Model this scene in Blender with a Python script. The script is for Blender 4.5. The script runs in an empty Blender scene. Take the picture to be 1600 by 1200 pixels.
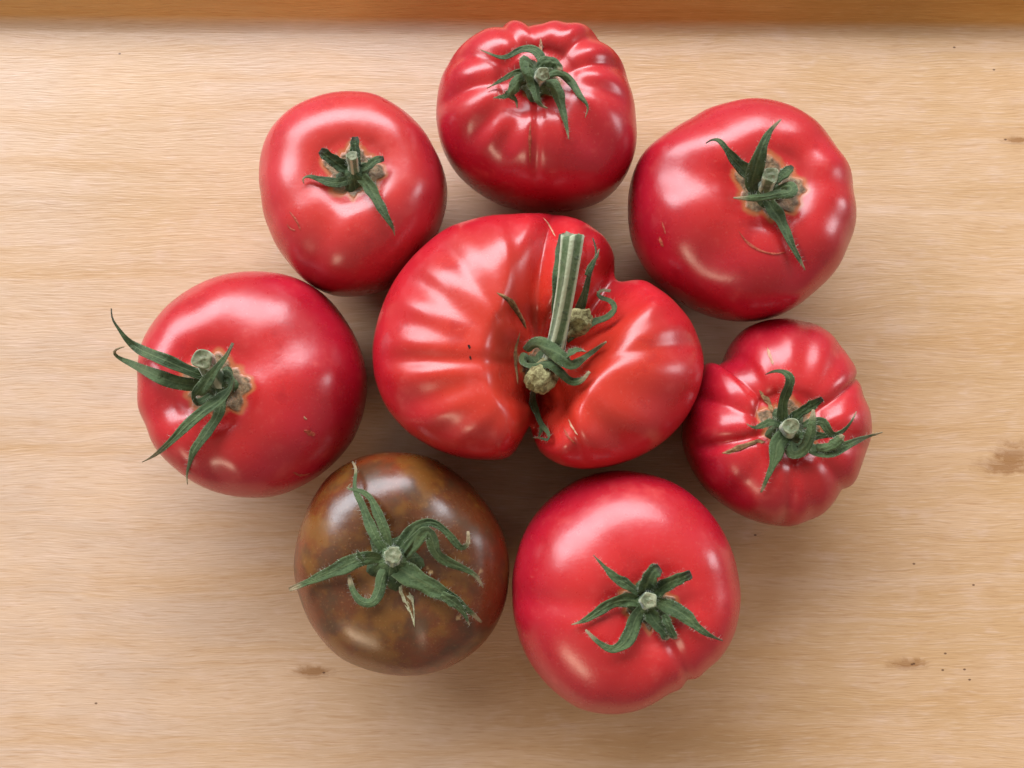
import bpy, math, random
import numpy as np
from mathutils import Vector, Matrix
from mathutils.bvhtree import BVHTree

R_ = math.radians
scene = bpy.context.scene
COL = scene.collection
random.seed(4)

# ------------------------------------------------------------------ camera
PITCH = R_(5.9)
CAM = Vector((0.0, -0.0351, 0.34))
FPX = 1360.0                                   # focal length in pixels of a 1600 px wide frame
cam_d = bpy.data.cameras.new('camera')
cam_d.sensor_width = 36.0
cam_d.lens = 36.0 * FPX / 1600.0
cam_d.clip_start = 0.01
cam_d.clip_end = 50
cam = bpy.data.objects.new('camera', cam_d)
COL.objects.link(cam)
cam.location = CAM
cam.rotation_euler = (PITCH, 0, 0)
scene.camera = cam

# ------------------------------------------------------------------ light
w = bpy.data.worlds.new('World')
scene.world = w
w.use_nodes = True
bg = w.node_tree.nodes['Background']
bg.inputs[0].default_value = (1.0, 0.91, 0.80, 1)
bg.inputs[1].default_value = 0.28


def area(name, loc, target, sx, sy, power, col):
    l = bpy.data.lights.new(name, 'AREA')
    l.shape = 'RECTANGLE'
    l.size = sx
    l.size_y = sy
    l.energy = power
    l.color = col
    o = bpy.data.objects.new(name, l)
    COL.objects.link(o)
    o.location = loc
    o.rotation_euler = (Vector(target) - Vector(loc)).to_track_quat('-Z', 'Y').to_euler()
    return o


area('window_light', (-0.75, 2.15, 1.75), (0, 0, 0.03), 4.6, 1.40, 226, (0.86, 0.93, 1.0))
area('side_window_light', (-0.62, -1.0, 0.62), (0, 0, 0.03), 0.45, 0.22, 3.4, (1.0, 0.78, 0.55))
area('far_window_light', (1.5, 0.25, 0.55), (0, 0, 0.03), 0.35, 0.5, 5.0, (0.95, 0.95, 1.0))

scene.view_settings.view_transform = 'Standard'
scene.view_settings.look = 'None'
scene.view_settings.exposure = 0.0
scene.view_settings.gamma = 1.0
scene.cycles.use_denoising = True
scene.cycles.max_bounces = 6
scene.cycles.diffuse_bounces = 4
scene.cycles.glossy_bounces = 3

# ------------------------------------------------------------------ helpers
CR = Matrix.Rotation(PITCH, 3, 'X')


def ray(px, py):
    return (CR @ Vector(((px - 800) / FPX, (600 - py) / FPX, -1.0))).normalized()


def at(px, py, z):
    """the world point at height z that the photograph shows at this pixel"""
    d = ray(px, py)
    return CAM + d * ((z - CAM.z) / d.z)


def link(name, verts, faces, mat, parent=None, loc=(0, 0, 0), smooth=True, attrs=None):
    """one mesh object; verts are world points, stored relative to loc (the thing's base)"""
    me = bpy.data.meshes.new(name)
    L = Vector(loc)
    me.from_pydata([tuple(Vector(v) - L) for v in verts], [], [tuple(f) for f in faces])
    if smooth:
        me.polygons.foreach_set('use_smooth', [True] * len(me.polygons))
    for an, data in (attrs or {}).items():
        a = me.attributes.new(an, 'FLOAT_VECTOR', 'POINT')
        a.data.foreach_set('vector', np.asarray(data, dtype=np.float32).ravel())
    me.materials.append(mat)
    me.update()
    o = bpy.data.objects.new(name, me)
    COL.objects.link(o)
    if parent:
        o.parent = parent
    return o


def thing(name, label, cat, loc, group=None):
    o = bpy.data.objects.new(name, None)
    o.empty_display_size = 0.02
    COL.objects.link(o)
    o.location = loc
    o['label'] = label
    o['category'] = cat
    if group:
        o['group'] = group
    return o


class NT:
    """tiny node-tree writer"""
    def __init__(self, name):
        self.m = bpy.data.materials.new(name)
        self.m.use_nodes = True
        self.t = self.m.node_tree
        self.b = self.t.nodes['Principled BSDF']

    def n(self, kind, **kw):
        nd = self.t.nodes.new(kind)
        for k, v in kw.items():
            setattr(nd, k, v)
        return nd

    def put(self, sock, v):
        if isinstance(v, bpy.types.NodeSocket):
            self.t.links.new(v, sock)
        else:
            sock.default_value = v

    def math(self, op, a, b=0.0, c=0.0, clamp=False):
        nd = self.n('ShaderNodeMath', operation=op, use_clamp=clamp)
        self.put(nd.inputs[0], a)
        self.put(nd.inputs[1], b)
        self.put(nd.inputs[2], c)
        return nd.outputs[0]

    def vmath(self, op, a, b=(0, 0, 0), out=0):
        nd = self.n('ShaderNodeVectorMath', operation=op)
        self.put(nd.inputs[0], a)
        self.put(nd.inputs[1], b)
        return nd.outputs[out]

    def length(self, a):
        nd = self.n('ShaderNodeVectorMath', operation='LENGTH')
        self.put(nd.inputs[0], a)
        return nd.outputs['Value']

    def noise(self, vec, scale, detail=3.0, rough=0.55, dist=0.0):
        nd = self.n('ShaderNodeTexNoise')
        self.put(nd.inputs['Vector'], vec)
        nd.inputs['Scale'].default_value = scale
        nd.inputs['Detail'].default_value = detail
        nd.inputs['Roughness'].default_value = rough
        nd.inputs['Distortion'].default_value = dist
        return nd.outputs[0]

    def voronoi(self, vec, scale):
        nd = self.n('ShaderNodeTexVoronoi')
        self.put(nd.inputs['Vector'], vec)
        nd.inputs['Scale'].default_value = scale
        return nd.outputs['Distance'], nd.outputs['Color']

    def step(self, v, lo, hi, a=0.0, b=1.0):
        nd = self.n('ShaderNodeMapRange', interpolation_type='SMOOTHSTEP')
        self.put(nd.inputs[0], v)
        self.put(nd.inputs[1], lo)
        self.put(nd.inputs[2], hi)
        self.put(nd.inputs[3], a)
        self.put(nd.inputs[4], b)
        return nd.outputs[0]

    def mix(self, f, a, b, blend='MIX'):
        nd = self.n('ShaderNodeMix', data_type='RGBA', blend_type=blend)
        self.put(nd.inputs[0], f)
        self.put(nd.inputs[6], a if isinstance(a, bpy.types.NodeSocket) else (*a, 1))
        self.put(nd.inputs[7], b if isinstance(b, bpy.types.NodeSocket) else (*b, 1))
        return nd.outputs[2]

    def sep(self, v):
        nd = self.n('ShaderNodeSeparateXYZ')
        self.put(nd.inputs[0], v)
        return nd.outputs

    def comb(self, x, y, z):
        nd = self.n('ShaderNodeCombineXYZ')
        for i, v in enumerate((x, y, z)):
            self.put(nd.inputs[i], v)
        return nd.outputs[0]

    def attr(self, name):
        return self.n('ShaderNodeAttribute', attribute_name=name).outputs['Vector']

    def obj(self):
        return self.n('ShaderNodeTexCoord').outputs['Object']

    def rand(self):
        return self.n('ShaderNodeObjectInfo').outputs['Random']

    def bump(self, h, strength, dist, normal=None):
        nd = self.n('ShaderNodeBump')
        self.put(nd.inputs['Height'], h)
        nd.inputs['Strength'].default_value = strength
        nd.inputs['Distance'].default_value = dist
        if normal is not None:
            self.put(nd.inputs['Normal'], normal)
        return nd.outputs[0]

    def set(self, **kw):
        for k, v in kw.items():
            self.put(self.b.inputs[k.replace('_', ' ')], v)


# ------------------------------------------------------------------ materials
def wood_material(name='blond_plywood', tint=None):
    M = NT(name)
    p = M.obj()
    x, y, z = M.sep(p)
    # the rim continues the veneer: unroll its height into the across-grain direction
    v = M.math('ADD', y, z)
    base = M.comb(x, v, 0.0)
    wob = M.noise(M.comb(M.math('MULTIPLY', x, 9.0), M.math('MULTIPLY', v, 26.0), 0.0), 1.0, 3, 0.5)
    wob = M.math('MULTIPLY', M.math('SUBTRACT', wob, 0.5), 0.012)
    # knots: position, half length, half width, strength
    knots = [(1592, 708, .014, .0070, 1.1), (1562, 728, .014, .0055, .9), (1600, 735, .02, .002, .5), (490, 1050, .0115, .0030, 1.25),
             (1420, 1037, .0115, .0028, 1.2), (1594, 219, .0095, .0022, 1.2), (1180, 836, .006, .0015, .5),
             (80, 318, .006, .0012, .4), (1345, 772, .006, .001, .25)]
    knot = 0.0
    kn = M.noise(base, 210, 4, 0.6)
    for (kx, ky, sx, sy, s) in knots:
        k = at(kx, ky, 0)
        dx = M.math('DIVIDE', M.math('SUBTRACT', x, k.x), sx)
        dy = M.math('DIVIDE', M.math('SUBTRACT', v, k.y), sy)
        d = M.math('SQRT', M.math('ADD', M.math('MULTIPLY', dx, dx), M.math('MULTIPLY', dy, dy)))
        d = M.math('ADD', d, M.math('MULTIPLY', M.math('SUBTRACT', kn, 0.5), 1.1))
        knot = M.math('ADD', knot, M.step(d, 1.0, 0.1, 0.0, s))
    v2 = M.math('ADD', v, M.math('ADD', wob, M.math('MULTIPLY', knot, 0.0015)))
    # fine pores: short dark dashes along the grain
    pore = M.noise(M.comb(M.math('MULTIPLY', x, 105.0), M.math('MULTIPLY', v2, 1500.0), 0.0), 1.0, 2.0, 0.55)
    pore2 = M.noise(M.comb(M.math('MULTIPLY', x, 46.0), M.math('MULTIPLY', v2, 620.0), 3.3), 1.0, 2.5, 0.6)
    band = M.noise(M.comb(M.math('MULTIPLY', x, 7.0), M.math('MULTIPLY', v2, 85.0), 7.0), 1.0, 3, 0.6)
    mott = M.noise(M.comb(M.math('MULTIPLY', x, 22.0), M.math('MULTIPLY', v2, 48.0), 11.0), 1.0, 3, 0.6)
    flake = M.noise(M.comb(M.math('MULTIPLY', x, 70.0), M.math('MULTIPLY', v2, 130.0), 2.0), 1.0, 3, 0.6)
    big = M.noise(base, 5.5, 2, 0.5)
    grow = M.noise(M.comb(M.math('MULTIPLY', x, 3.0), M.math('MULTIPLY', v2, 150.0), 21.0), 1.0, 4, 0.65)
    c = M.mix(M.step(M.math('ADD', big, M.math('MULTIPLY', x, .9)), .34, .62), (.545, .368, .255), (.54, .325, .165))  # cream left to golden right: window sheen on the left painted in
    c = M.mix(M.step(mott, .35, .7, 0, .6), c, (.61, .39, .24))
    c = M.mix(M.step(flake, .5, .75, 0, .4), c, (.63, .43, .325))
    c = M.mix(M.step(band, .46, .72, 0, .55), c, (.50, .275, .115))
    c = M.mix(M.step(grow, .52, .70, 0, .38), c, (.47, .27, .125))
    c = M.mix(M.step(grow, .46, .32, 0, .35), c, (.64, .44, .31))
    c = M.mix(M.step(pore2, .55, .75, 0, .34), c, (.42, .22, .095))
    c = M.mix(M.step(pore, .54, .72, 0, .40), c, (.40, .205, .09))
    c = M.mix(M.step(pore, .46, .30, 0, .28), c, (.72, .52, .385))
    # stray dark pinholes
    vd, vc = M.voronoi(base, 42)
    hole = M.math('MULTIPLY', M.step(vd, .030, .012), M.step(M.sep(vc)[0], .93, .95))
    c = M.mix(M.math('MULTIPLY', hole, .8), c, (.10, .045, .02))
    c = M.mix(M.math('MINIMUM', M.math('MULTIPLY', M.math('MULTIPLY', knot, M.step(pore2, .3, .65, .45, 1.0)), .85), .8), c, (.27, .115, .032))
    for (kx, ky) in [(506, 1051), (1428, 1037), (1425, 1038), (1571, 218), (1180, 836), (1491, 74), (150, 1099), (1521, 914),
                     (1477, 1021), (1473, 1047), (1507, 1046), (1515, 1062), (1428, 881), (187, 84), (1553, 109)]:
        k = at(kx, ky, 0)
        dx = M.math('DIVIDE', M.math('SUBTRACT', x, k.x), .00070)
        dy = M.math('DIVIDE', M.math('SUBTRACT', v, k.y), .00045)
        d = M.math('ADD', M.math('MULTIPLY', dx, dx), M.math('MULTIPLY', dy, dy))
        c = M.mix(M.step(d, 1.0, .2, 0, .85), c, (.09, .035, .015))
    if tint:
        c = M.mix(M.step(z, .0, .0035), c, tint, 'MULTIPLY')  # shade and warm bounce on the edge painted in, growing with height
    h = M.math('ADD', M.math('MULTIPLY', pore, -1.0), M.math('MULTIPLY', pore2, -.6))
    M.set(Base_Color=c, Roughness=M.step(mott, .2, .8, .40, .52), Specular_IOR_Level=.42,
          Normal=M.bump(h, .35, .0004))
    return M.m


def tomato_material(name, deep, bright, orange, cork_r, brown=False, seed=0.0):
    M = NT(name)
    p = M.attr('pole')                       # metres from the stem end, third value runs pole to base
    px, py, ph = M.sep(p)
    o = M.vmath('ADD', M.obj(), (seed, seed * 1.7, 0))
    n1 = M.noise(o, 28, 4, .55)
    n2 = M.noise(o, 95, 4, .6)
    n3 = M.noise(o, 420, 3, .6)
    c = M.mix(M.step(n1, .32, .68), deep, bright)
    sh = M.step(M.math('ADD', ph, M.math('MULTIPLY', M.math('SUBTRACT', n1, .5), 1.1)), 1.15, .25)
    c = M.mix(M.math('MULTIPLY', sh, .75), c, orange)
    # pale freckles in the skin
    vd, vc = M.voronoi(o, 900)
    fr = M.math('MULTIPLY', M.step(vd, .30, .12), M.step(M.sep(vc)[1], .55, .75))
    if brown:
        c = M.mix(M.step(n2, .45, .68, 0, .8), c, (.072, .034, .014))
        side = M.step(M.math('ADD', ph, M.math('MULTIPLY', M.math('SUBTRACT', n1, .5), 1.5)), 1.0, 1.9)
        c = M.mix(M.math('MULTIPLY', side, .85), c, (.26, .035, .008))
        ol = M.step(M.noise(o, 46, 4, .6), .49, .62, 0, .75)
        c = M.mix(ol, c, (.20, .080, .014))
        c = M.mix(M.step(M.noise(o, 700, 3, .7), .58, .75, 0, .28), c, (.30, .13, .06))
        c = M.mix(M.math('MULTIPLY', fr, .22), c, (.40, .20, .08))
        vd2, vc2 = M.voronoi(M.vmath('ADD', o, M.vmath('MULTIPLY', M.comb(n2, n3, n1), (.006, .006, .006))), 120)
        sp = M.math('MULTIPLY', M.step(vd2, .17, .06), M.step(M.sep(vc2)[0], .58, .66))
        sp = M.math('MULTIPLY', sp, M.step(n1, .44, .56))
        c = M.mix(M.math('MULTIPLY', sp, .8), c, (.55, .36, .17))
    else:
        c = M.mix(M.math('MULTIPLY', fr, .08), c, (.85, .22, .12))
        c = M.mix(M.step(n2, .55, .75, 0, .3), c, (.66, .10, .085))
        c = M.mix(M.step(n2, .45, .28, 0, .35), c, (.30, .004, .012))
        c = M.mix(M.step(M.noise(o, 900, 3, .7), .58, .75, 0, .22), c, (.75, .20, .16))
    # corky star round the stem
    r = M.length(M.comb(px, py, 0.0))
    star = M.noise(M.vmath('NORMALIZE', M.comb(px, py, 0.0)), 1.7, 1, .5)
    edge = M.math('ADD', M.math('MULTIPLY', M.math('SUBTRACT', star, .5), cork_r * 1.2),
                  M.math('MULTIPLY', M.math('SUBTRACT', n2, .5), .003))
    q = M.math('SUBTRACT', r, edge)
    halo = M.step(q, cork_r * 1.18, cork_r * 1.0)
    c = M.mix(M.math('MULTIPLY', halo, .5), c, (.47, .25, .08) if not brown else (.30, .22, .03))
    ck = M.step(q, cork_r * 1.0, cork_r * .86)
    cork_c = M.mix(M.step(n3, .35, .65), (.30, .20, .105), (.10, .062, .028))
    c = M.mix(M.math('MULTIPLY', ck, M.step(n3, .3, .5, .7, .95)), c, cork_c)
    rough = M.math('ADD', M.step(n2, .3, .7, .25, .34), M.math('MULTIPLY', ck, .4))
    b1 = M.bump(M.noise(o, 1500, 2, .5), .05, .0004)
    b2 = M.bump(M.noise(o, 240, 3, .5), .10, .0007, b1)
    b3 = M.bump(M.math('MULTIPLY', n3, ck), .7, .0012, b2)
    M.set(Base_Color=c, Roughness=rough, Specular_IOR_Level=.68, IOR=1.45, Normal=b3, Coat_Weight=.10, Coat_Roughness=.17,
          Subsurface_Weight=.22 if not brown else .12, Subsurface_Scale=.004)
    M.b.inputs['Subsurface Radius'].default_value = (1.0, .18, .10)
    return M.m


def leaf_material():
    M = NT('calyx_green')
    t, s, r = M.sep(M.attr('st'))            # along, across, per-sepal shade
    o = M.obj()
    n = M.noise(o, 900, 4, .7)
    n2 = M.noise(o, 190, 3, .6)
    c = M.mix(r, (.020, .042, .009), (.066, .104, .034))
    c = M.mix(M.step(n2, .42, .66, 0, .7), c, (.078, .118, .036))
    c = M.mix(M.step(n2, .46, .34, 0, .5), c, (.030, .052, .014))
    c = M.mix(M.step(n, .56, .70, 0, .4), c, (.15, .18, .085))
    c = M.mix(M.step(n, .44, .34, 0, .65), c, (.016, .030, .007))
    sa = M.math('ABSOLUTE', s)
    c = M.mix(M.step(sa, .16, .0, 0, .35), c, (.17, .21, .09))
    c = M.mix(M.step(sa, .85, 1.0, 0, .22), c, (.20, .19, .10))
    tip = M.step(M.math('ADD', t, M.math('MULTIPLY', M.math('SUBTRACT', n2, .5), .2)), .82, .96)
    c = M.mix(M.math('MULTIPLY', tip, .85), c, M.mix(M.step(r, .35, .6), (.035, .022, .012), (.36, .26, .15)))
    vein = M.math('SINE', M.math('MULTIPLY', s, 16.0))
    hh = M.math('ADD', M.math('MULTIPLY', n, 1.0), M.math('MULTIPLY', vein, .03))
    M.set(Base_Color=c, Roughness=.62, Specular_IOR_Level=.35, Normal=M.bump(hh, .8, .0008),
          Sheen_Weight=.15, Sheen_Roughness=.5)
    M.b.inputs['Sheen Tint'].default_value = (.75, .9, .75, 1)
    return M.m


def stem_material():
    M = NT('stem_green')
    t, ridge, r = M.sep(M.attr('st'))
    o = M.obj()
    n = M.noise(o, 420, 4, .65)
    c = M.mix(M.step(n, .35, .7), (.075, .125, .045), (.16, .21, .10))
    c = M.mix(M.step(ridge, -.15, .7), c, (.46, .50, .33))
    c = M.mix(M.math('MULTIPLY', M.step(n, .52, .64), M.step(ridge, .7, .1, 0, .8)), c, (.03, .06, .02))
    cut = M.step(t, .985, 1.0)
    ring = M.step(ridge, -.2, .6)
    cc = M.mix(M.step(n, .4, .65), (.11, .125, .055), (.25, .245, .14))
    cc = M.mix(M.math('MULTIPLY', M.step(M.noise(o, 900, 2, .6), .58, .66), .7), cc, (.12, .085, .04))
    c = M.mix(cut, c, cc)
    M.set(Base_Color=c, Roughness=.55, Specular_IOR_Level=.4, Normal=M.bump(n, .7, .0006),
          Sheen_Weight=.3)
    return M.m


def cork_material(name, a, b, rough=.8):
    M = NT(name)
    o = M.obj()
    n = M.noise(o, 600, 4, .7)
    c = M.mix(M.step(n, .35, .65), a, b)
    M.set(Base_Color=c, Roughness=rough, Specular_IOR_Level=.25, Normal=M.bump(n, .8, .0008))
    return M.m


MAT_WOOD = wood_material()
MAT_EDGE = wood_material('shade_tinted_plywood', (1.1, .86, .38))  # same wood as the base, with the edge's shade multiplied into its colour
MAT_LEAF = leaf_material()
MAT_STEM = stem_material()
MAT_CORK = cork_material('tan_cork', (.38, .22, .10), (.20, .10, .045))
MAT_SPLIT = cork_material('healed_split', (.46, .44, .28), (.28, .25, .13))
MAT_CORK_PALE = cork_material('pale_cork', (.60, .36, .24), (.46, .20, .11))
MAT_SCAR = cork_material('skin_scar', (.44, .085, .045), (.34, .05, .028), .45)
MAT_CRACK = cork_material('crack_inside', (.20, .10, .035), (.09, .04, .015))
MAT_SPECK = cork_material('dark_speck', (.05, .02, .015), (.02, .01, .01))
MAT_DRY = cork_material('dried_stub', (.36, .32, .15), (.13, .10, .04))
M = NT('fine_hair')
M.set(Base_Color=(.62, .66, .55, 1), Roughness=.5, Specular_IOR_Level=.3)
MAT_HAIR = M.m

# ------------------------------------------------------------------ tray
def build_tray():
    root = thing('wooden_tray', 'pale wooden tray with an orange-brown upright edge, under all the tomatoes', 'tray', (0, 0, 0))
    yb = at(800, 31, 0).y                    # the foot of the upright edge
    X, Y0, TH = 0.42, -0.34, 0.012
    vs = [(-X, Y0, 0), (X, Y0, 0), (X, yb + .05, 0), (-X, yb + .05, 0),
          (-X, Y0, -TH), (X, Y0, -TH), (X, yb + .05, -TH), (-X, yb + .05, -TH)]
    fs = [(0, 1, 2, 3), (7, 6, 5, 4), (0, 4, 5, 1), (1, 5, 6, 2), (2, 6, 7, 3), (3, 7, 4, 0)]
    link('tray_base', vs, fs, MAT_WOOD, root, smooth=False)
    # upright edge: a profile with a small glue fillet at its foot and a rounded lip, swept along x
    sl, hgt, thick = R_(52), .0150, .013           # the side flares outward
    f = .008
    yb = at(800, 57, 0).y + f
    prof = [(yb - f, -.00004)]
    for i in range(1, 9):
        a = sl * i / 8
        prof.append((yb - f + f * math.sin(a), -.00004 + f * (1 - math.cos(a))))
    y1, z1 = prof[-1]
    rr = .003
    zt = hgt - rr * (1 - math.cos(sl))
    y2 = y1 + (zt - z1) / math.tan(sl)
    prof.append((y2, zt))
    for i in range(1, 6):
        a = sl * (1 - i / 5)
        prof.append((y2 + rr * (math.sin(sl) - math.sin(a)), hgt - rr * (1 - math.cos(a))))
    yt = prof[-1][0]
    for i in range(0, 6):
        a = R_(90) * i / 5
        prof.append((yt + thick + rr * math.sin(a), hgt - rr * (1 - math.cos(a))))
    prof.append((yt + thick + rr, .0003))
    n = len(prof)
    xs = np.linspace(-X, X, 41)
    vs, fs = [], []
    for xx in xs:
        for (py_, pz_) in prof:
            # the edge runs a touch out of square with the frame
            vs.append((xx, py_ - xx * 0.0075, pz_))
    for i in range(len(xs) - 1):
        for j in range(n - 1):
            fs.append((i * n + j, i * n + j + 1, (i + 1) * n + j + 1, (i + 1) * n + j))
        fs.append((i * n + n - 1, i * n, (i + 1) * n, (i + 1) * n + n - 1))
    fs.append(tuple(range(n - 1, -1, -1)))
    fs.append(tuple((len(xs) - 1) * n + j for j in range(n)))
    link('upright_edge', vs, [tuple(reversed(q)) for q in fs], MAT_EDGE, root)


build_tray()

# ------------------------------------------------------------------ tomato builder
NTH, NPH = 240, 120


def sstep(a, b, x):
    t = np.clip((x - a) / (b - a), 0, 1)
    return t * t * (3 - 2 * t)


class Tomato:
    def __init__(self, label, outline, pole, H, zeq, mat, nt=2.35, nb=2.3, pit=(.006, .009),
                 grooves=(), clefts=(), lump=.0012, seed=1, smooth=2, group='tomatoes laid out on the tray',
                 pole_z=None):
        rng = np.random.default_rng(seed)
        self.rnd = random.Random(seed)
        zs = zeq * 1.04
        P = np.array([tuple(at(x, y, zs))[:2] for x, y in outline])
        C = (P.min(0) + P.max(0)) / 2
        if clefts:
            q = at(pole[0], pole[1] - 10, zs)
            C = np.array([q.x, q.y])
        d = P - C
        ang = np.arctan2(d[:, 1], d[:, 0]) % (2 * np.pi)
        rad = np.hypot(d[:, 0], d[:, 1])
        k = np.argsort(ang)
        th = np.arange(NTH) * 2 * np.pi / NTH
        Rt = np.interp(th, ang[k], rad[k], period=2 * np.pi)
        for _ in range(smooth * 4):
            Rt = (np.roll(Rt, 1) + 2 * Rt + np.roll(Rt, -1)) / 4
        O = np.array(outline, dtype=float)
        oc = (O.min(0) + O.max(0)) / 2 if not clefts else np.array([pole[0], pole[1] - 10.0])
        od = O - oc
        oa = np.arctan2(-od[:, 1], od[:, 0]) % (2 * np.pi)
        ok = np.argsort(oa)
        NB = 120
        bt = (np.arange(NB) + .5) * 2 * np.pi / NB
        goal = np.interp(bt, oa[ok], np.hypot(od[:, 0], od[:, 1])[ok], period=2 * np.pi)
        RI = np.array(CR.transposed())
        amps = [(rng.normal(), rng.uniform(0, 6.28), rng.normal(), rng.uniform(0, 6.28)) for _ in range(6)]
        # the widest outline seen from above settles on the fruit's real girth in a few passes
        for it in range(5):
            V, D, TH, ph = self.shape(Rt, C, th, H, zeq, nt, nb, pit, pole, pole_z, clefts, grooves, lump, amps)
            if it == 4:
                break
            q = (V.reshape(-1, 3) - np.array(CAM)) @ RI.T
            u = 800 + FPX * q[:, 0] / -q[:, 2] - oc[0]
            v = -(600 - FPX * q[:, 1] / -q[:, 2] - oc[1])
            b = ((np.arctan2(v, u) % (2 * np.pi)) / (2 * np.pi) * NB).astype(int) % NB
            seen = np.zeros(NB)
            np.maximum.at(seen, b, np.hypot(u, v))
            ratio = goal / np.maximum(seen, 1)
            for _ in range(2 if clefts else 9):
                ratio = (np.roll(ratio, 1) + 2 * ratio + np.roll(ratio, -1)) / 4
            Rt = Rt * (1 + .9 * (np.interp(th, bt, ratio, period=2 * np.pi) - 1))
        self.loc = Vector((C[0], C[1], 0))
        self.V = V
        pole_v = V[0].mean(0)
        base_v = V[-1].mean(0)
        verts = np.concatenate([V.reshape(-1, 3), pole_v[None], base_v[None]])
        ip, ib = NPH * NTH, NPH * NTH + 1
        faces = []
        for i in range(NPH - 1):
            for j in range(NTH):
                j2 = (j + 1) % NTH
                faces.append((i * NTH + j, (i + 1) * NTH + j, (i + 1) * NTH + j2, i * NTH + j2))
        for j in range(NTH):
            j2 = (j + 1) % NTH
            faces.append((ip, j, j2))
            faces.append((ib, (NPH - 1) * NTH + j2, (NPH - 1) * NTH + j))
        A = np.stack([D * np.cos(TH), D * np.sin(TH), np.repeat(ph[:, None], NTH, 1)], -1).reshape(-1, 3)
        A = np.concatenate([A, [[0, 0, 0], [0, 0, np.pi]]])
        self.root = thing('tomato', label, 'tomato', self.loc, group)
        self.body = link('body', verts, faces, mat, self.root, self.loc, attrs={'pole': A})
        self.bvh = BVHTree.FromPolygons([tuple(v) for v in verts], faces)
        self.pole = Vector(pole_v)
        self.hairs = []
        self.calyx = None

    @staticmethod
    def shape(Rt, C, th, H, zeq, nt, nb, pit, pole, pole_z, clefts, grooves, lump, amps):
        Rm = Rt.mean()
        ph = np.linspace(.012, np.pi - .012, NPH)
        up = ph < np.pi / 2
        n = np.where(up, nt, nb)
        rho = np.sin(ph) ** (2 / n)
        cz = np.sign(np.cos(ph)) * np.abs(np.cos(ph)) ** (2 / n)
        z0 = np.where(up, zeq + cz * (H - zeq), zeq + cz * zeq)
        pz = H - pit[0] if pole_z is None else pole_z
        pw = at(pole[0], pole[1], pz)
        off = np.array([pw.x, pw.y]) - C
        RHO, TH = rho[:, None], th[None, :]
        Re = Rm + (Rt[None, :] - Rm) * np.clip(RHO, 0, 1) ** .8
        wz = np.where(up, 1 - rho ** 2, 0)[:, None]
        X = C[0] + off[0] * wz + Re * RHO * np.cos(TH)
        Y = C[1] + off[1] * wz + Re * RHO * np.sin(TH)
        D = Re * RHO
        Z = np.repeat(z0[:, None], NTH, 1)
        Z = Z - np.where(up[:, None], pit[0] * np.exp(-(D / pit[1]) ** (pit[2] if len(pit) > 2 else 2)), 0)
        # low, uneven swelling of the fruit
        L = np.zeros_like(Z)
        for kk, (a1, f1_, a2, f2_) in enumerate(amps, 1):
            L += a1 / kk * np.cos(kk * TH + f1_) * np.sin(ph[:, None]) ** 1.5
            L += .6 * a2 / kk * np.cos(kk * TH + f2_) * np.sin(2 * ph[:, None])
        L *= lump
        # deep clefts between fused lobes lower the shoulder down to the pit
        for (a, dep, wid, r0, bend) in clefts:
            dth = (TH - R_(a) - bend * (RHO - 1) + np.pi) % (2 * np.pi) - np.pi
            sh = np.exp(-np.abs(dth * np.maximum(RHO, .28) / wid) ** 1.5)
            env = sstep(.02, r0, RHO) * np.where(up, 1.0, np.clip(1 - (ph - np.pi / 2) / 1.2, 0, 1))[:, None]
            Z = Z - dep * sh * env * np.clip((Z - zeq * .5) / (H - zeq * .5), 0, 1)
        V = np.stack([X, Y, Z], -1)
        N = Tomato.normals(V)
        G = L.copy()
        for g in grooves:
            a, dep, wid = g[:3]
            f0, f1 = g[3:5] if len(g) > 4 else (1.0, 1.75)
            bend = g[5] if len(g) > 5 else 0.0
            aa = R_(a) + bend * ph[:, None]
            dth = (TH - aa + np.pi) % (2 * np.pi) - np.pi
            q = np.abs(dth * np.maximum(RHO, .3) / wid)
            sh = np.exp(-q ** (1.6 if dep > .0023 else 2.0))
            env = (sstep(.04, .24, ph) * (1 - sstep(f0, f1, ph)))[:, None]
            G -= dep * sh * env
        V = V + N * G[..., None]
        V[..., 2] -= V[..., 2].min()
        return V, D, TH, ph

    @staticmethod
    def normals(V):
        dth = np.roll(V, -1, 1) - np.roll(V, 1, 1)
        dph = np.gradient(V, axis=0)
        n = np.cross(dph, dth)
        return n / (np.linalg.norm(n, axis=-1, keepdims=True) + 1e-12)

    # -- points on or above the skin
    def hit(self, px, py):
        d = ray(px, py)
        p, n, i, dist = self.bvh.ray_cast(CAM, d)
        return p, n, dist

    def path(self, pts, n=26, minlift=.0006):
        """pts: (px, py, lift in mm above the skin) -> dense 3D path and up vectors"""
        ctrl, last = [], None
        for q in pts:
            px, py, lift = q[:3]
            p, nn, dist = self.hit(px, py)
            if len(q) > 3:                       # a free tip: its own height
                d = ray(px, py)
                dist = (q[3] - CAM.z) / d.z
            elif p is None:
                d = ray(px, py)
                dist = ((last if last else .04) - CAM.z) / d.z
            else:
                dist = dist - lift * .001
            last = (CAM + ray(px, py) * dist).z
            ctrl.append((px, py, dist))
        c = np.array(ctrl)
        seg = np.hypot(np.diff(c[:, 0]), np.diff(c[:, 1])) + 1
        T = np.concatenate([[0], np.cumsum(seg)])
        T /= T[-1]
        tt = np.linspace(0, 1, n)
        out = np.zeros((n, 3))
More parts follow.
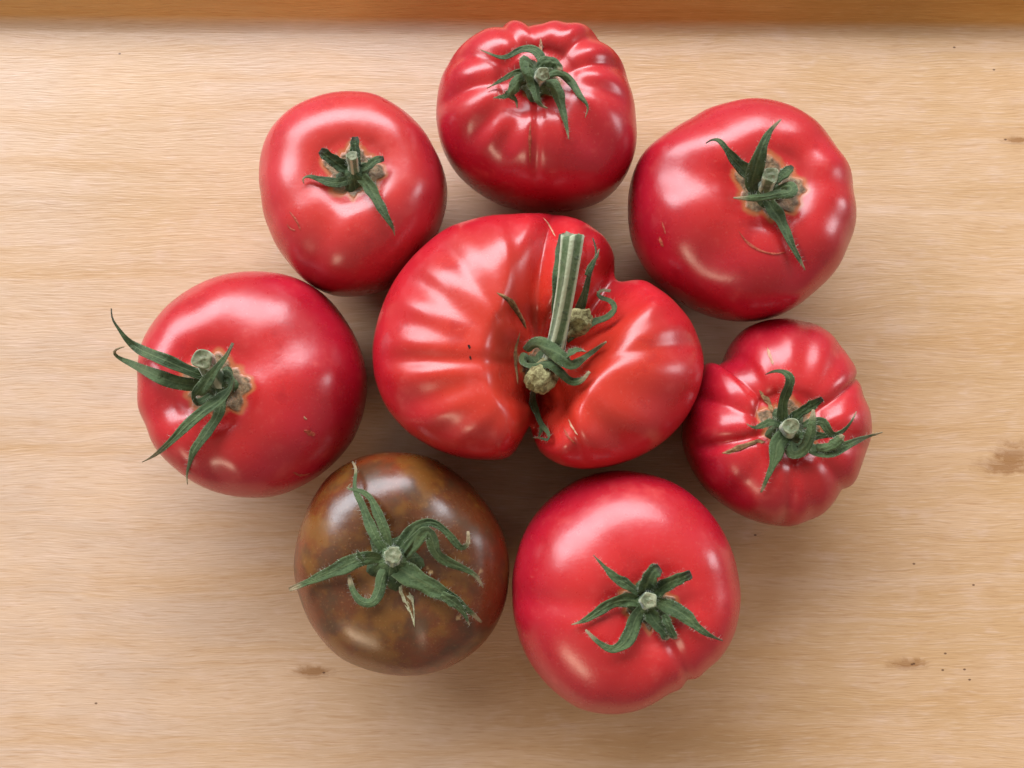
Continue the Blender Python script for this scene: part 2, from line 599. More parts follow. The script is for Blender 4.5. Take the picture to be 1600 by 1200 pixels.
        # Catmull-Rom through the control points
        for kdim in range(3):
            y = c[:, kdim]
            m = np.gradient(y, T) if len(T) > 2 else np.full(2, y[1] - y[0])
            for i, t in enumerate(tt):
                s = min(max(np.searchsorted(T, t, side='right') - 1, 0), len(T) - 2)
                h = T[s + 1] - T[s]
                u = (t - T[s]) / h
                out[i, kdim] = ((2 * u**3 - 3 * u**2 + 1) * y[s] + (u**3 - 2 * u**2 + u) * h * m[s]
                                + (-2 * u**3 + 3 * u**2) * y[s + 1] + (u**3 - u**2) * h * m[s + 1])
        res, ups = [], []
        upv = Vector((0, 0, 1))
        for px, py, dist in out:
            p, nn, hd = self.hit(px, py)
            if p is not None:
                if dist > hd - minlift:
                    dist = hd - minlift
                upv = (upv * .6 + (nn * .6 + Vector((0, 0, .4))) * .4).normalized()
            res.append(CAM + ray(px, py) * dist)
            ups.append(upv.copy())
        # ease out kinks
        for _ in range(2):
            r2 = [v.copy() for v in res]
            for i in range(1, n - 1):
                res[i] = (r2[i - 1] + r2[i] * 2 + r2[i + 1]) / 4
        return res, ups

    def frames(self, P, ups):
        n = len(P)
        out = []
        prev = None
        for i in range(n):
            t = (P[min(i + 1, n - 1)] - P[max(i - 1, 0)])
            t = t.normalized() if t.length > 1e-9 else Vector((1, 0, 0))
            u = ups[i] if prev is None else (ups[i] * .35 + prev * .65)
            u = u - t * u.dot(t)
            if u.length < 1e-4:
                u = prev - t * prev.dot(t) if prev is not None else t.orthogonal()
            u.normalize()
            prev = u
            out.append((t, u, t.cross(u)))
        return out

    def sepal(self, pts, wpx, shade=.5, blunt=False, cup=.35, twist=0.0, tip=None, name='sepal', mat=None,
              parent=None, thick=.00045, prof=None, minlift=.0007, hairy=True):
        n, m = 30, 9
        P, ups = self.path(pts, n, minlift)
        F = self.frames(P, ups)
        W = wpx * .00025 * (.70 if hairy else .85)
        rd = self.rnd
        if prof is None:
            prof = [(0, .72), (.12, .92), (.3, 1.0), (.55, .72), (.78, .36), (.92, .17), (1, .06)]
            if blunt:
                prof = [(0, .75), (.2, .95), (.6, 1.0), (.85, .85), (1, .5)]
        xs, ys = zip(*prof)
        ph1, ph2 = rd.uniform(0, 6), rd.uniform(0, 6)
        vs, st = [], []
        for side in (0, 1):
            for i in range(n):
                t = i / (n - 1)
                wd = W * np.interp(t, xs, ys) * (1 + .10 * math.sin(9 * t + ph1) + .07 * math.sin(23 * t + ph2))
                tg, u, s_ = F[i]
                tw = twist * t + .25 * math.sin(5 * t + ph2)
                u2 = u * math.cos(tw) + s_ * math.sin(tw)
                sv = s_ * math.cos(tw) - u * math.sin(tw)
                for j in range(m):
                    s = -1 + 2 * j / (m - 1)
                    cp = cup * wd * .5 * (abs(s) ** 1.3)
                    ruf = (.07 * math.sin(13 * t + 2.1 * s + ph2) * abs(s) + .035 * math.sin(31 * t + 5 * s + ph1)
                               + .03 * math.sin(7.5 * s + 2 * t + ph1) + .07 * math.exp(-(s / .16) ** 2)) * wd
                    th_ = thick * (1 - .75 * abs(s) ** 3)
                    p = P[i] + sv * (s * wd * .5) + u2 * (cp + ruf)
                    p = p + u2 * (th_ * .5 if side == 0 else -th_ * .5)
                    vs.append(p)
                    st.append((t, s, min(max(shade + rd.uniform(-.05, .05), 0), 1)))
        fs = []
        o = n * m
        for i in range(n - 1):
            for j in range(m - 1):
                a, b, c, d = i * m + j, i * m + j + 1, (i + 1) * m + j + 1, (i + 1) * m + j
                fs.append((a, d, c, b))
                fs.append((o + a, o + b, o + c, o + d))
            for j, fl in ((0, 0), (m - 1, 1)):
                a, d = i * m + j, (i + 1) * m + j
                fs.append((a, o + a, o + d, d) if fl == 0 else (a, d, o + d, o + a))
        for j in range(m - 1):
            fs.append((j, j + 1, o + j + 1, o + j))
            a = (n - 1) * m + j
            fs.append((a, o + a, o + a + 1, a + 1))
        ob = link(name, vs, fs, mat or MAT_LEAF, parent or self.calyx or self.root, self.loc, attrs={'st': st})
        if hairy:
            for _ in range(int(26 + wpx * 2.0)):
                i = rd.randrange(2, n - 1)
                tg, u, s_ = F[i]
                e = rd.choice((-1, 1)) * rd.uniform(.85, 1.0)
                wd = W * np.interp(i / (n - 1), xs, ys)
                b = P[i] + s_ * (e * wd * .5) + u * (cup * wd * .45) + tg * rd.uniform(-.0004, .0004)
                dr = (s_ * e * rd.uniform(.5, 1.2) + u * rd.uniform(.0, .9) + tg * rd.uniform(-.4, .5)).normalized()
                self.hairs.append((b, dr, rd.uniform(.0005, .0017)))
        return ob

    def scar(self, pts, wpx, mat, name='scar', thick=.00012, cup=0.0, lift=.00006, prof=None):
        prof = prof or [(0, .05), (.15, .6), (.4, 1), (.65, .7), (.85, .8), (1, .05)]
        return self.sepal([(x, y, .1) for x, y in pts], wpx, mat=mat, name=name, parent=self.body, thick=thick,
                          cup=cup, prof=prof, minlift=lift, hairy=False)

    def tube(self, P, radii, name, mat, parent, ridges=0, ramp=.12, shade=.5, hairs=0, n_a=20, bowl=.25, seed=0):
        """P: world points; a stem with ridges and an uneven cut end"""
        P = [Vector(p) for p in P]
        c = np.array([tuple(p) for p in P])
        T = np.linspace(0, 1, len(P))
        n = 22
        tt = np.linspace(0, 1, n)
        q = np.stack([np.interp(tt, T, c[:, k]) for k in range(3)], -1)
        for _ in range(4):
            q[1:-1] = (q[:-2] + 2 * q[1:-1] + q[2:]) / 4
        rr = np.interp(tt, T, radii)
        Q = [Vector(v) for v in q]
        F = self.frames(Q, [Vector((0, .3, 1)).normalized() if abs((Q[-1] - Q[0]).normalized().z) < .8
                            else Vector((0, 1, 0))] * n)
        rd = self.rnd
        ph = rd.uniform(0, 6)
        vs, st, fs = [], [], []
        for i in range(n):
            tg, u, s_ = F[i]
            for j in range(n_a):
                a = 2 * math.pi * j / n_a
                rg = math.cos(ridges * a + ph) if ridges else 0
                r = rr[i] * (1 + ramp * rg + .04 * math.sin(3 * a + 5 * tt[i] + ph) + rd.uniform(-.015, .015))
                wob = tg * (rr[i] * .18 * math.sin(2 * a + ph)) if i == n - 1 else Vector()
                vs.append(Q[i] + (u * math.cos(a) + s_ * math.sin(a)) * r + wob)
                st.append((tt[i] * .97, rg if ridges else .1, shade))
        for i in range(n - 1):
            for j in range(n_a):
                j2 = (j + 1) % n_a
                fs.append((i * n_a + j, i * n_a + j2, (i + 1) * n_a + j2, (i + 1) * n_a + j))
        # cut end: rim, then a shallow bowl
        tg, u, s_ = F[-1]
        prev = (n - 1) * n_a
        for k, (f, dz) in enumerate(((.93, .10), (.80, .08), (.5, -bowl * .6), (.2, -bowl * .3))):
            base = len(vs)
            for j in range(n_a):
                p = Q[-1] + (vs[(n - 1) * n_a + j] - Q[-1]) * f + tg * (rr[-1] * (dz + rd.uniform(-.06, .06)))
                vs.append(p)
                st.append((1.0, .3, shade))
            for j in range(n_a):
                j2 = (j + 1) % n_a
                fs.append((prev + j, prev + j2, base + j2, base + j))
            prev = base
        vs.append(Q[-1] + tg * (-rr[-1] * bowl * .1))
        st.append((1.0, .3, shade))
        for j in range(n_a):
            fs.append((prev + j, prev + (j + 1) % n_a, len(vs) - 1))
        fs.append(tuple(range(n_a - 1, -1, -1)))
        ob = link(name, vs, fs, mat, parent, self.loc, attrs={'st': st})
        for _ in range(hairs):
            i = rd.randrange(1, n)
            tg, u, s_ = F[i]
            a = rd.uniform(0, 6.28)
            dr = (u * math.cos(a) + s_ * math.sin(a))
            self.hairs.append((Q[i] + dr * rr[i], (dr + tg * rd.uniform(-.3, .6)).normalized(), rd.uniform(.0006, .0017)))
        return ob

    def hub(self, px, py, rpx, lift=2.5, shade=.3, dome=.003):
        """the green plate that the sepals grow from"""
        p, nn, dist = self.hit(px, py)
        c = CAM + ray(px, py) * (dist - lift * .001)
        r0 = rpx * .00025 * .85
        rd = self.rnd
        vs, st, fs = [], [], []
        na, nr = 30, 7
        ph = rd.uniform(0, 6)
        for side in (0, 1):
            for i in range(nr):
                f = (i + .15) / (nr - 1 + .15)
                for j in range(na):
                    a = 2 * math.pi * j / na
                    r = r0 * f * (1 + .22 * f * math.cos(5 * a + ph) + .08 * math.sin(3 * a + ph))
                    z = dome * (1 - f ** 1.5) - .0012 * f * f if side == 0 else -.0035 * (1 - f ** 2) - .0012 * f * f - .0003
                    vs.append(c + Vector((r * math.cos(a), r * math.sin(a), z)))
                    st.append((.2, math.cos(5 * a + ph) * f, shade))
        o = nr * na
        for i in range(nr - 1):
            for j in range(na):
                j2 = (j + 1) % na
                a, b, c_, d = i * na + j, i * na + j2, (i + 1) * na + j2, (i + 1) * na + j
                fs.append((a, d, c_, b))
                fs.append((o + a, o + b, o + c_, o + d))
        for j in range(na):
            j2 = (j + 1) % na
            a = (nr - 1) * na + j
            b = (nr - 1) * na + j2
            fs.append((a, o + a, o + b, b))
        fs.append(tuple(range(na)))
        fs.append(tuple(o + k for k in range(na - 1, -1, -1)))
        self.calyx = link('calyx', vs, fs, MAT_LEAF, self.root, self.loc, attrs={'st': st})
        self.hc = c
        return c

    def stub(self, px, py, rpx, top, foot=None, ridges=5, hairs=60, flare=1.0):
        """short cut stem: from the hub up to its end, seen at this pixel; top = height in m above the hub"""
        c = self.hc if foot is None else foot
        r = rpx * .00025 * .82
        d = ray(px, py)
        e = CAM + d * ((c.z + top - CAM.z) / d.z)
        b = c + Vector((0, 0, -.001))
        mid = b.lerp(e, .5) + Vector((0, 0, .0006))
        return self.tube([b, mid, b.lerp(e, .8), e], [r * 1.15, r * .92, r * .97, r * flare], 'stem', MAT_STEM, self.root,
                         ridges=ridges, ramp=.07, hairs=hairs)

    def finish(self):
        if not self.hairs:
            return
        vs, fs = [], []
        for b, d, ln in self.hairs:
            s = d.orthogonal().normalized() * .000017
            s2 = d.cross(s).normalized() * .000017
            k = len(vs)
            vs += [b + s, b - s * .5 + s2, b - s * .5 - s2, b + d * ln]
            fs += [(k, k + 1, k + 3), (k + 1, k + 2, k + 3), (k + 2, k, k + 3)]
        o = link('fine_hairs', vs, fs, MAT_HAIR, self.root, self.loc)
        o['kind'] = 'stuff'


RED = dict(deep=(.36, .005, .019), bright=(.48, .012, .029), orange=(.57, .026, .022))
ROSE = dict(deep=(.43, .014, .029), bright=(.52, .030, .042), orange=(.59, .040, .026))
WARM = dict(deep=(.42, .008, .020), bright=(.52, .019, .024), orange=(.59, .042, .017))

# ---------------------------------------------------------------- 1: ribbed tomato at the back, near the edge
T = Tomato('deeply ribbed red tomato right beside the orange-brown tray edge, drooping grey-green calyx',
           [(780, 38), (815, 34), (845, 40), (880, 31), (920, 45), (950, 70), (975, 105), (988, 150), (995, 200), (992, 240),
            (975, 280), (945, 312), (905, 328), (850, 332), (800, 326), (745, 300), (705, 260), (685, 210), (682, 165),
            (690, 120), (710, 85), (740, 55)],
           (840, 132), .068, .036, tomato_material('tomato_skin_ribbed', cork_r=.006, seed=.1, **RED), nt=2.75, nb=2.25,
           pit=(.008, .010), lump=.0008, seed=11,
           grooves=[(95, 0.0030, .12, 1.3, 2.0), (70, 0.0014, .12, .9, 1.5), (46, 0.0032, .12, .9, 1.6), (18, 0.0027, .11, .8, 1.5), (-8, 0.0015, .10, .6, 1.1), (-48, 0.0019, .16, .6, 1.15),
                    (-92, 0.0009, .05, .8, 1.3), (-118, 0.0018, .12, .6, 1.15), (-142, 0.0021, .12, .6, 1.2), (-176, 0.0024, .12, .8, 1.5), (155, 0.0024, .13, .9, 1.6),
                    (116, 0.0025, .11, 1.1, 1.8)])
T.hub(840, 124, 30, lift=5)
T.stub(848, 116, 11, .010, hairs=20)
T.sepal([(848, 112, 6), (847, 92, 6), (834, 79, 5), (815, 79, 4), (786, 91, 2.5), (767, 85, 2), (751, 78, 2)], 17, 0.50, cup=.5)
T.sepal([(832, 108, 7), (822, 97, 10), (826, 110, 11), (835, 135, 10), (841, 157, 8), (848, 166, 5), (856, 169, 4)], 30, 1.00, cup=-.3)
T.sepal([(828, 118, 6), (809, 113, 6), (787, 124, 3), (761, 138, 1.5)], 13, 0.90)
T.sepal([(830, 124, 6), (814, 124, 8), (802, 138, 7), (797, 149, 5), (806, 156, 4), (808, 169, 3)], 24, 1.00, cup=-.3)
T.sepal([(800, 142, 5), (790, 150, 4), (780, 152, 3), (771, 153, 2)], 12, 0.80)
T.sepal([(850, 120, 7), (870, 112, 7), (882, 117, 5), (893, 128, 3), (905, 148, 2.5), (919, 168, 2.5), (914, 184, 2)], 17, 0.80, cup=-.3)
T.sepal([(848, 128, 7), (862, 128, 8), (870, 142, 6), (877, 166, 3), (885, 195, 2), (889, 218, 2)], 22, 0.90, cup=-.4)
T.sepal([(836, 112, 6), (850, 98, 8), (866, 98, 7), (876, 112, 6)], 22, 0.65, blunt=True, cup=-.2)
T.scar([(829, 190), (828, 215), (828, 255)], 5, MAT_SCAR)
T.scar([(845, 60), (845, 72), (846, 92)], 6, MAT_CORK_PALE)
T.finish()

# ---------------------------------------------------------------- 2: smooth pink-red, upper left
T = Tomato('squarish pink-red tomato with five short dark sepals, between ribbed tomato and bare wood',
           [(550, 142), (590, 148), (625, 168), (655, 195), (680, 235), (697, 280), (699, 310), (690, 350), (670, 392), (638, 430),
            (600, 455), (560, 463), (520, 462), (485, 446), (450, 410), (425, 370), (410, 320), (404, 280), (407, 240),
            (420, 205), (450, 172), (495, 150)],
           (553, 272), .062, .033, tomato_material('tomato_skin_rose', cork_r=.0090, seed=.31, **ROSE), nt=2.75, pit=(.006, .011),
           lump=.0010, seed=12, grooves=[(15, .0016, .28), (165, .0018, .26), (250, .0012, .16), (290, .0012, .2), (95, .0010, .3), (205, .0010, .2)])
T.hub(554, 272, 26, lift=2.5, shade=.15)
T.stub(550, 243, 9, .009)
T.sepal([(545, 270, 2), (530, 258, 4), (515, 246, 6), (500, 235, 7)], 24, .08, blunt=True, cup=.5)
T.sepal([(554, 266, 3), (556, 245, 5), (556, 228, 6), (555, 214, 6)], 22, .05, blunt=True, cup=.5)
T.sepal([(553, 280, 2.5), (525, 286, 2), (500, 281, 1.5), (480, 276, 2), (473, 279, 2), (475, 287, 1)], 19, .6)
T.sepal([(562, 272, 3), (577, 290, 3), (590, 314, 2), (605, 342, 2), (614, 357, 2), (617, 368, 1.5)], 25, .65, cup=.4)
T.sepal([(560, 266, 3), (576, 260, 4), (590, 250, 5), (600, 248, 5)], 18, .25, blunt=True)
T.scar([(452, 330), (463, 345), (470, 360)], 4, MAT_SCAR)
T.scar([(448, 350), (455, 358), (462, 360)], 3, MAT_SCAR)
T.finish()

# ---------------------------------------------------------------- 3: upper right, thick stub
T = Tomato('large red tomato with thick round cut stem sunk in a tan corky hollow',
           [(1190, 153), (1230, 162), (1270, 185), (1300, 215), (1325, 260), (1338, 310), (1335, 350), (1322, 395), (1300, 430),
            (1265, 462), (1225, 490), (1180, 502), (1130, 500), (1085, 485), (1042, 458), (1007, 420), (986, 375), (981, 330), (985, 285),
            (1000, 245), (1030, 215), (1070, 190), (1120, 165)],
           (1196, 297), .067, .035, tomato_material('tomato_skin_red', cork_r=.0102, seed=.57, **RED), nt=2.75, pit=(.0075, .011),
           lump=.0011, seed=13, grooves=[(38, .0022, .17), (6, .0018, .15), (-25, .0012, .16), (-68, .0022, .13, .6, 1.1), (-125, .0016, .22, .6, 1.2),
                                         (170, .0018, .2, .7, 1.3), (75, .0014, .2)])
T.hub(1196, 296, 28, lift=2.5, shade=.2)
T.stub(1204, 273, 12.5, .011, ridges=4, hairs=40)
T.sepal([(1185, 290, 3), (1172, 275, 5), (1156, 260, 7), (1143, 245, 9), (1132, 230, 11), (1122, 219, 11), (1111, 219, 10), (1103, 224, 9)], 23, .35, cup=.4)
T.sepal([(1180, 302, 5), (1174, 292, 8), (1178, 268, 12), (1185, 245, 15), (1194, 220, 16), (1205, 202, 16), (1220, 187, 16)], 32, .55, cup=.3)
T.sepal([(1206, 300, 4), (1236, 291, 7), (1238, 298, 9), (1215, 303, 11), (1190, 308, 11), (1165, 309, 9), (1146, 309, 8)], 20, .75, cup=-.3,
        prof=[(0, .5), (.2, .9), (.35, 1), (.6, .8), (.8, .55), (1, .15)])
T.sepal([(1205, 285, 4), (1218, 278, 6), (1230, 268, 6), (1238, 260, 6)], 18, .3, blunt=True)
T.sepal([(1197, 310, 4), (1205, 325, 3), (1218, 346, 2), (1228, 366, 2), (1237, 386, 2), (1248, 404, 2), (1258, 422, 2)], 27, .6, cup=.4)
T.scar([(1154, 361), (1165, 376), (1185, 390), (1205, 396), (1228, 394)], 4, MAT_SCAR)
T.scar([(1034, 346), (1038, 358), (1040, 366)], 3, MAT_SCAR)
T.scar([(1030, 370), (1034, 378), (1036, 386)], 8, MAT_SCAR)
T.finish()

# ---------------------------------------------------------------- 4: left, long sepals hanging over the side
T = Tomato('big smooth red tomato with long sepals reaching out over its side toward the bare wood',
           [(400, 424), (450, 430), (500, 455), (540, 500), (565, 550), (574, 600), (568, 645), (550, 690), (515, 730), (470, 760),
            (430, 775), (380, 777), (335, 768), (290, 745), (250, 710), (225, 665), (215, 610), (216, 560), (225, 525),
            (245, 495), (280, 462), (330, 435)],
           (340, 605), .068, .036, tomato_material('tomato_skin_smooth', cork_r=.0098, seed=.83, **RED), nt=2.7, pit=(.0065, .011),
           lump=.0011, seed=14, grooves=[(150, .0020, .22), (120, .0016, .2), (205, .0016, .16), (-60, .0018, .2, .8, 1.5), (-95, .0016, .15, .7, 1.3),
                                         (25, .0012, .2, .7, 1.3), (75, .0010, .2)])
T.hub(342, 600, 27, lift=2.5, shade=.15)
T.tube([T.hc + Vector((0, 0, -.001)), T.hc.lerp(at(322, 570, T.hc.z + .008), .9), at(322, 562, T.hc.z + .011), at(316, 561, T.hc.z + .015)],
       [.0032, .0027, .0028, .0031], 'stem', MAT_STEM, T.root, ridges=4, ramp=.06, hairs=40)
T.sepal([(330, 592, 3), (305, 583, 7), (275, 571, 10), (245, 558, 13), (217, 545, 15, .064), (196, 527, 0, .066), (184, 510, 0, .067),
         (175, 498, 0, .068), (174, 482, 0, .068)], 24, .35, cup=.4, minlift=.001)
T.sepal([(328, 600, 3), (300, 601, 5), (265, 595, 7), (235, 583, 9), (205, 568, 0, .054), (184, 558, 0, .054), (176, 550, 0, .055), (182, 545, 0, .056),
         (194, 542, 0, .057)], 25, .7, cup=.4, minlift=.001)
T.sepal([(330, 618, 4), (304, 630, 7), (300, 624, 10), (322, 600, 14), (340, 575, 16), (354, 556, 16), (364, 536, 15)], 24, .45, cup=.4,
        prof=[(0, .5), (.15, .8), (.35, 1), (.6, .7), (.85, .35), (1, .2)])
T.sepal([(345, 590, 3), (360, 584, 6), (366, 600, 8), (350, 622, 10), (320, 642, 10), (295, 662, 9), (270, 687, 8), (250, 705, 8), (238, 714, 0, .051),
         (222, 722, 0, .050)], 27, .5, cup=.35)
T.sepal([(345, 620, 4), (344, 642, 4), (332, 664, 3), (315, 688, 2), (302, 705, 2), (297, 722, 2), (292, 740, 2), (293, 757, 1.5)], 22, .85, cup=.2)
T.scar([(475, 672), (484, 677), (493, 679)], 9, MAT_SCAR)
T.scar([(475, 650), (477, 654), (480, 655)], 3, MAT_CORK_PALE)
T.scar([(458, 738), (470, 742), (486, 740)], 6, MAT_SCAR)
T.finish()

# ---------------------------------------------------------------- 5: large fused tomato in the middle
T = Tomato('biggest orange-red fused tomato, split by a deep cleft, long thick stem lying across',
           [(800, 334), (830, 333), (870, 335), (910, 345), (945, 370), (963, 400), (964, 425), (962, 440), (985, 434), (1012, 438), (1045, 460),
            (1080, 500), (1098, 545), (1100, 575), (1092, 615), (1072, 655), (1040, 690), (1000, 715), (955, 730), (910, 734),
            (870, 726), (842, 708), (831, 685), (826, 665), (821, 685), (808, 708), (785, 718), (740, 720), (690, 708), (640, 680), (605, 640),
            (585, 590), (582, 545), (590, 500), (615, 440), (655, 390), (700, 355), (760, 337)],
           (840, 570), .074, .038, tomato_material('tomato_skin_fused', cork_r=.006, seed=1.3, **WARM), nt=2.75, nb=2.2,
           pit=(.022, .0115, 3.2), lump=.0008, seed=15, smooth=1, pole_z=.056,
           clefts=[(263, .034, .13, .2, -.22), (50, .029, .17, .25, .18), (83, .013, .11, .3, -.25)],
           grooves=[(101, .0022, .09, .9, 1.5), (115, .0018, .09, .9, 1.5), (131, .0026, .10, .8, 1.4), (150, .0020, .09, .8, 1.3), (167, .0012, .08, .7, 1.3),
                    (183, .0018, .06, .7, 1.2), (202, .0020, .10, .8, 1.3), (220, .0012, .09, .8, 1.3), (238, .0018, .11, .8, 1.3), (33, .0024, .10, .9, 1.5), (17, .0010, .08, .9, 1.4), (4, .0024, .11, .9, 1.5),
                    (-22, .0016, .13, .9, 1.5), (-48, .0020, .10, .8, 1.4), (-69, .0024, .07, .8, 1.4), (66, .0016, .08, .9, 1.4)])
T.hub(842, 572, 24, lift=5, shade=.2)
hz = T.hc.z
base = at(858, 575, hz + .002)
T.tube([base, at(866, 555, hz + .010), at(876, 505, .074), at(886, 440, .083), at(891, 400, .087), at(895, 368, .089)],
       [.0033, .0029, .0027, .0027, .0029, .0031], 'stem', MAT_STEM, T.root, ridges=5, ramp=.13, hairs=120, n_a=28, bowl=.1)
T.tube([at(864, 566, hz + .004), at(852, 584, hz + .009), at(845, 592, hz + .011), at(836, 601, hz + .012)], [.0030, .0042, .0047, .0040],
       'stem_joint', MAT_DRY, T.root, ridges=7, ramp=.07, n_a=28, bowl=-.7)
T.sepal([(866, 530, 10), (868, 480, 9), (872, 430, 8), (877, 395, 8), (878, 366, 9)], 22, .3, cup=.3, blunt=True)
T.sepal([(822, 548, 5, hz + .005), (832, 538, 9, hz + .010), (855, 544, 9, hz + .016), (878, 556, 9, hz + .018), (896, 570, 9, hz + .016), (905, 562, 9, hz + .015), (922, 551, 6), (947, 534, 5)], 27, .75, cup=-.35,
        prof=[(0, .7), (.15, .95), (.4, 1), (.6, .85), (.72, .6), (.85, .4), (1, .12)])
T.sepal([(880, 564, 0, hz + .014), (890, 553, 0, hz + .018), (903, 547, 0, hz + .017), (914, 549, 0, hz + .015)], 14, .6, cup=.3, blunt=True)
T.sepal([(820, 552, 3, hz + .002), (817, 566, 6, hz + .006), (836, 570, 9, hz + .011), (858, 567, 9, hz + .015), (878, 582, 9, hz + .015), (892, 596, 7, hz + .012), (908, 594, 5), (921, 580, 6)], 19, .6, cup=-.3,
        prof=[(0, .8), (.3, 1), (.6, 1), (.8, .8), (.92, .45), (1, .3)])
T.sepal([(836, 600, 0, hz + .004), (830, 622, 6), (836, 645, 6), (848, 666, 6), (859, 679, 6), (858, 688, 5), (846, 684, 5), (832, 684, 4)], 16, .5, cup=.5)
T.sepal([(848, 664, 4), (845, 676, 4), (841, 684, 4)], 10, .5)
T.sepal([(890, 520, 6), (902, 490, 6), (912, 455, 5), (922, 420, 5), (931, 400, 5), (930, 385, 5), (926, 372, 5)], 20, .4, cup=.5)
T.sepal([(915, 430, 6), (926, 410, 7), (934, 398, 7), (936, 389, 7)], 10, .5)
T.sepal([(885, 532, 6), (905, 518, 6), (930, 504, 7), (953, 495, 8), (963, 483, 9), (955, 470, 10), (938, 466, 9), (932, 458, 9), (942, 453, 8), (954, 455, 7)], 19, .55, cup=.4,
        prof=[(0, .7), (.3, 1), (.5, .8), (.7, .5), (.85, .4), (1, .3)])
T.tube([at(890, 516, .062), at(900, 506, .066), at(908, 500, .069), at(917, 496, .071)], [.0026, .0036, .0036, .0026], 'dried_stub', MAT_DRY, T.calyx, ridges=6,
       ramp=.22, bowl=.4)
T.scar([(776, 457), (790, 466), (803, 480), (814, 497), (823, 514)], 12, MAT_CORK, name='skin_crack')
T.scar([(782, 460), (792, 468), (804, 482), (814, 498), (822, 512)], 6, MAT_CRACK, name='crack_gap', lift=.0004)
T.scar([(812, 520), (806, 545), (806, 575), (809, 600)], 8, MAT_CORK)
T.scar([(849, 340), (858, 352), (868, 370)], 3, MAT_CORK_PALE)
T.scar([(731, 539), (733, 541), (734, 545)], 4, MAT_SPECK)
T.scar([(734, 556), (735, 559), (736, 562)], 3, MAT_SPECK)
T.scar([(880, 668), (888, 682), (900, 694)], 4, MAT_SCAR)
T.scar([(888, 655), (895, 668), (903, 680)], 4, MAT_CORK_PALE)
T.finish()

# ---------------------------------------------------------------- 6: small lobed, right
T = Tomato('small strongly lobed red tomato with a brown cracked scar and curling green sepals',
           [(1225, 498), (1265, 503), (1300, 522), (1328, 560), (1344, 595), (1346, 614), (1360, 640), (1362, 670), (1354, 710),
            (1335, 750), (1312, 775), (1300, 790), (1270, 812), (1225, 823), (1185, 816), (1140, 795), (1102, 765), (1079, 730), (1065, 690),
            (1067, 650), (1081, 605), (1096, 575), (1116, 562), (1134, 555), (1140, 537), (1165, 512), (1195, 500)],
           (1228, 668), .058, .031, tomato_material('tomato_skin_lobed', cork_r=.0080, seed=1.71, **RED), nt=2.5, nb=2.25, pit=(.008, .009),
           lump=.0010, seed=16, smooth=1,
           grooves=[(133, 0.0047, .13, 1.6, 2.4), (28, 0.0036, .10, 1.6, 2.3), (75, 0.0016, .13, 1.3, 1.8), (165, 0.0026, .12), (197, 0.0026, .07, .9, 1.4), (232, 0.0012, .13),
                    (268, 0.0016, .08), (-50, .0026, .13, 1.5, 2.2), (-18, 0.0019, .14), (100, 0.0009, .1), (52, 0.0010, .1), (-75, 0.0010, .08)])
T.hub(1232, 672, 30, lift=4, shade=.25)
T.stub(1236, 666, 13, .012, ridges=3, hairs=30)
T.sepal([(1222, 660, 4), (1221, 642, 6), (1224, 620, 8), (1231, 603, 10), (1234, 590, 11), (1226, 582, 11), (1210, 580, 10), (1196, 585, 9)], 24, .4, cup=.4)
T.sepal([(1236, 655, 4), (1252, 643, 6), (1268, 632, 7), (1285, 622, 8)], 20, .25, blunt=True, cup=.3)
T.sepal([(1220, 666, 4), (1205, 660, 5), (1190, 665, 5), (1178, 668, 5), (1166, 662, 5)], 15, .6)
T.sepal([(1225, 680, 4), (1214, 695, 4), (1212, 712, 3), (1206, 730, 2), (1198, 748, 2), (1189, 769, 2)], 32, .8, cup=.3,
        prof=[(0, 1), (.2, 1), (.35, .7), (.55, .4), (.8, .25), (1, .12)])
T.sepal([(1236, 690, 4), (1240, 708, 6), (1256, 700, 10), (1266, 680, 13), (1269, 660, 14), (1271, 640, 14)], 26, .55, cup=-.3,
        prof=[(0, .9), (.2, 1), (.45, .85), (.7, .6), (.9, .4), (1, .25)])
T.sepal([(1255, 665, 4), (1275, 658, 7), (1288, 660, 9), (1294, 672, 9), (1302, 679, 8), (1318, 672, 8), (1329, 660, 9), (1338, 643, 10)], 16, .65, cup=.4)
T.sepal([(1248, 682, 4), (1272, 680, 5), (1296, 681, 5), (1312, 684, 5)], 18, .2, cup=.3)
T.sepal([(1248, 692, 4), (1268, 703, 6), (1292, 706, 8), (1316, 698, 10), (1338, 688, 11), (1358, 681, 0, .052), (1379, 675, 0, .053)], 25, .55, cup=.4)
T.sepal([(1276, 700, 9), (1292, 699, 10), (1308, 690, 12), (1318, 680, 13)], 18, .85, blunt=True, cup=-.2)
T.scar([(1128, 708), (1148, 704), (1168, 696), (1186, 690), (1196, 690)], 12, MAT_CORK, name='skin_crack')
T.scar([(1135, 707), (1150, 703), (1168, 696), (1186, 690)], 6, MAT_CRACK, name='crack_gap', lift=.0004)
T.scar([(1186, 610), (1195, 620), (1203, 632), (1206, 645)], 10, MAT_CORK)
T.scar([(1199, 543), (1203, 555), (1208, 570)], 6, MAT_CORK_PALE)
T.finish()

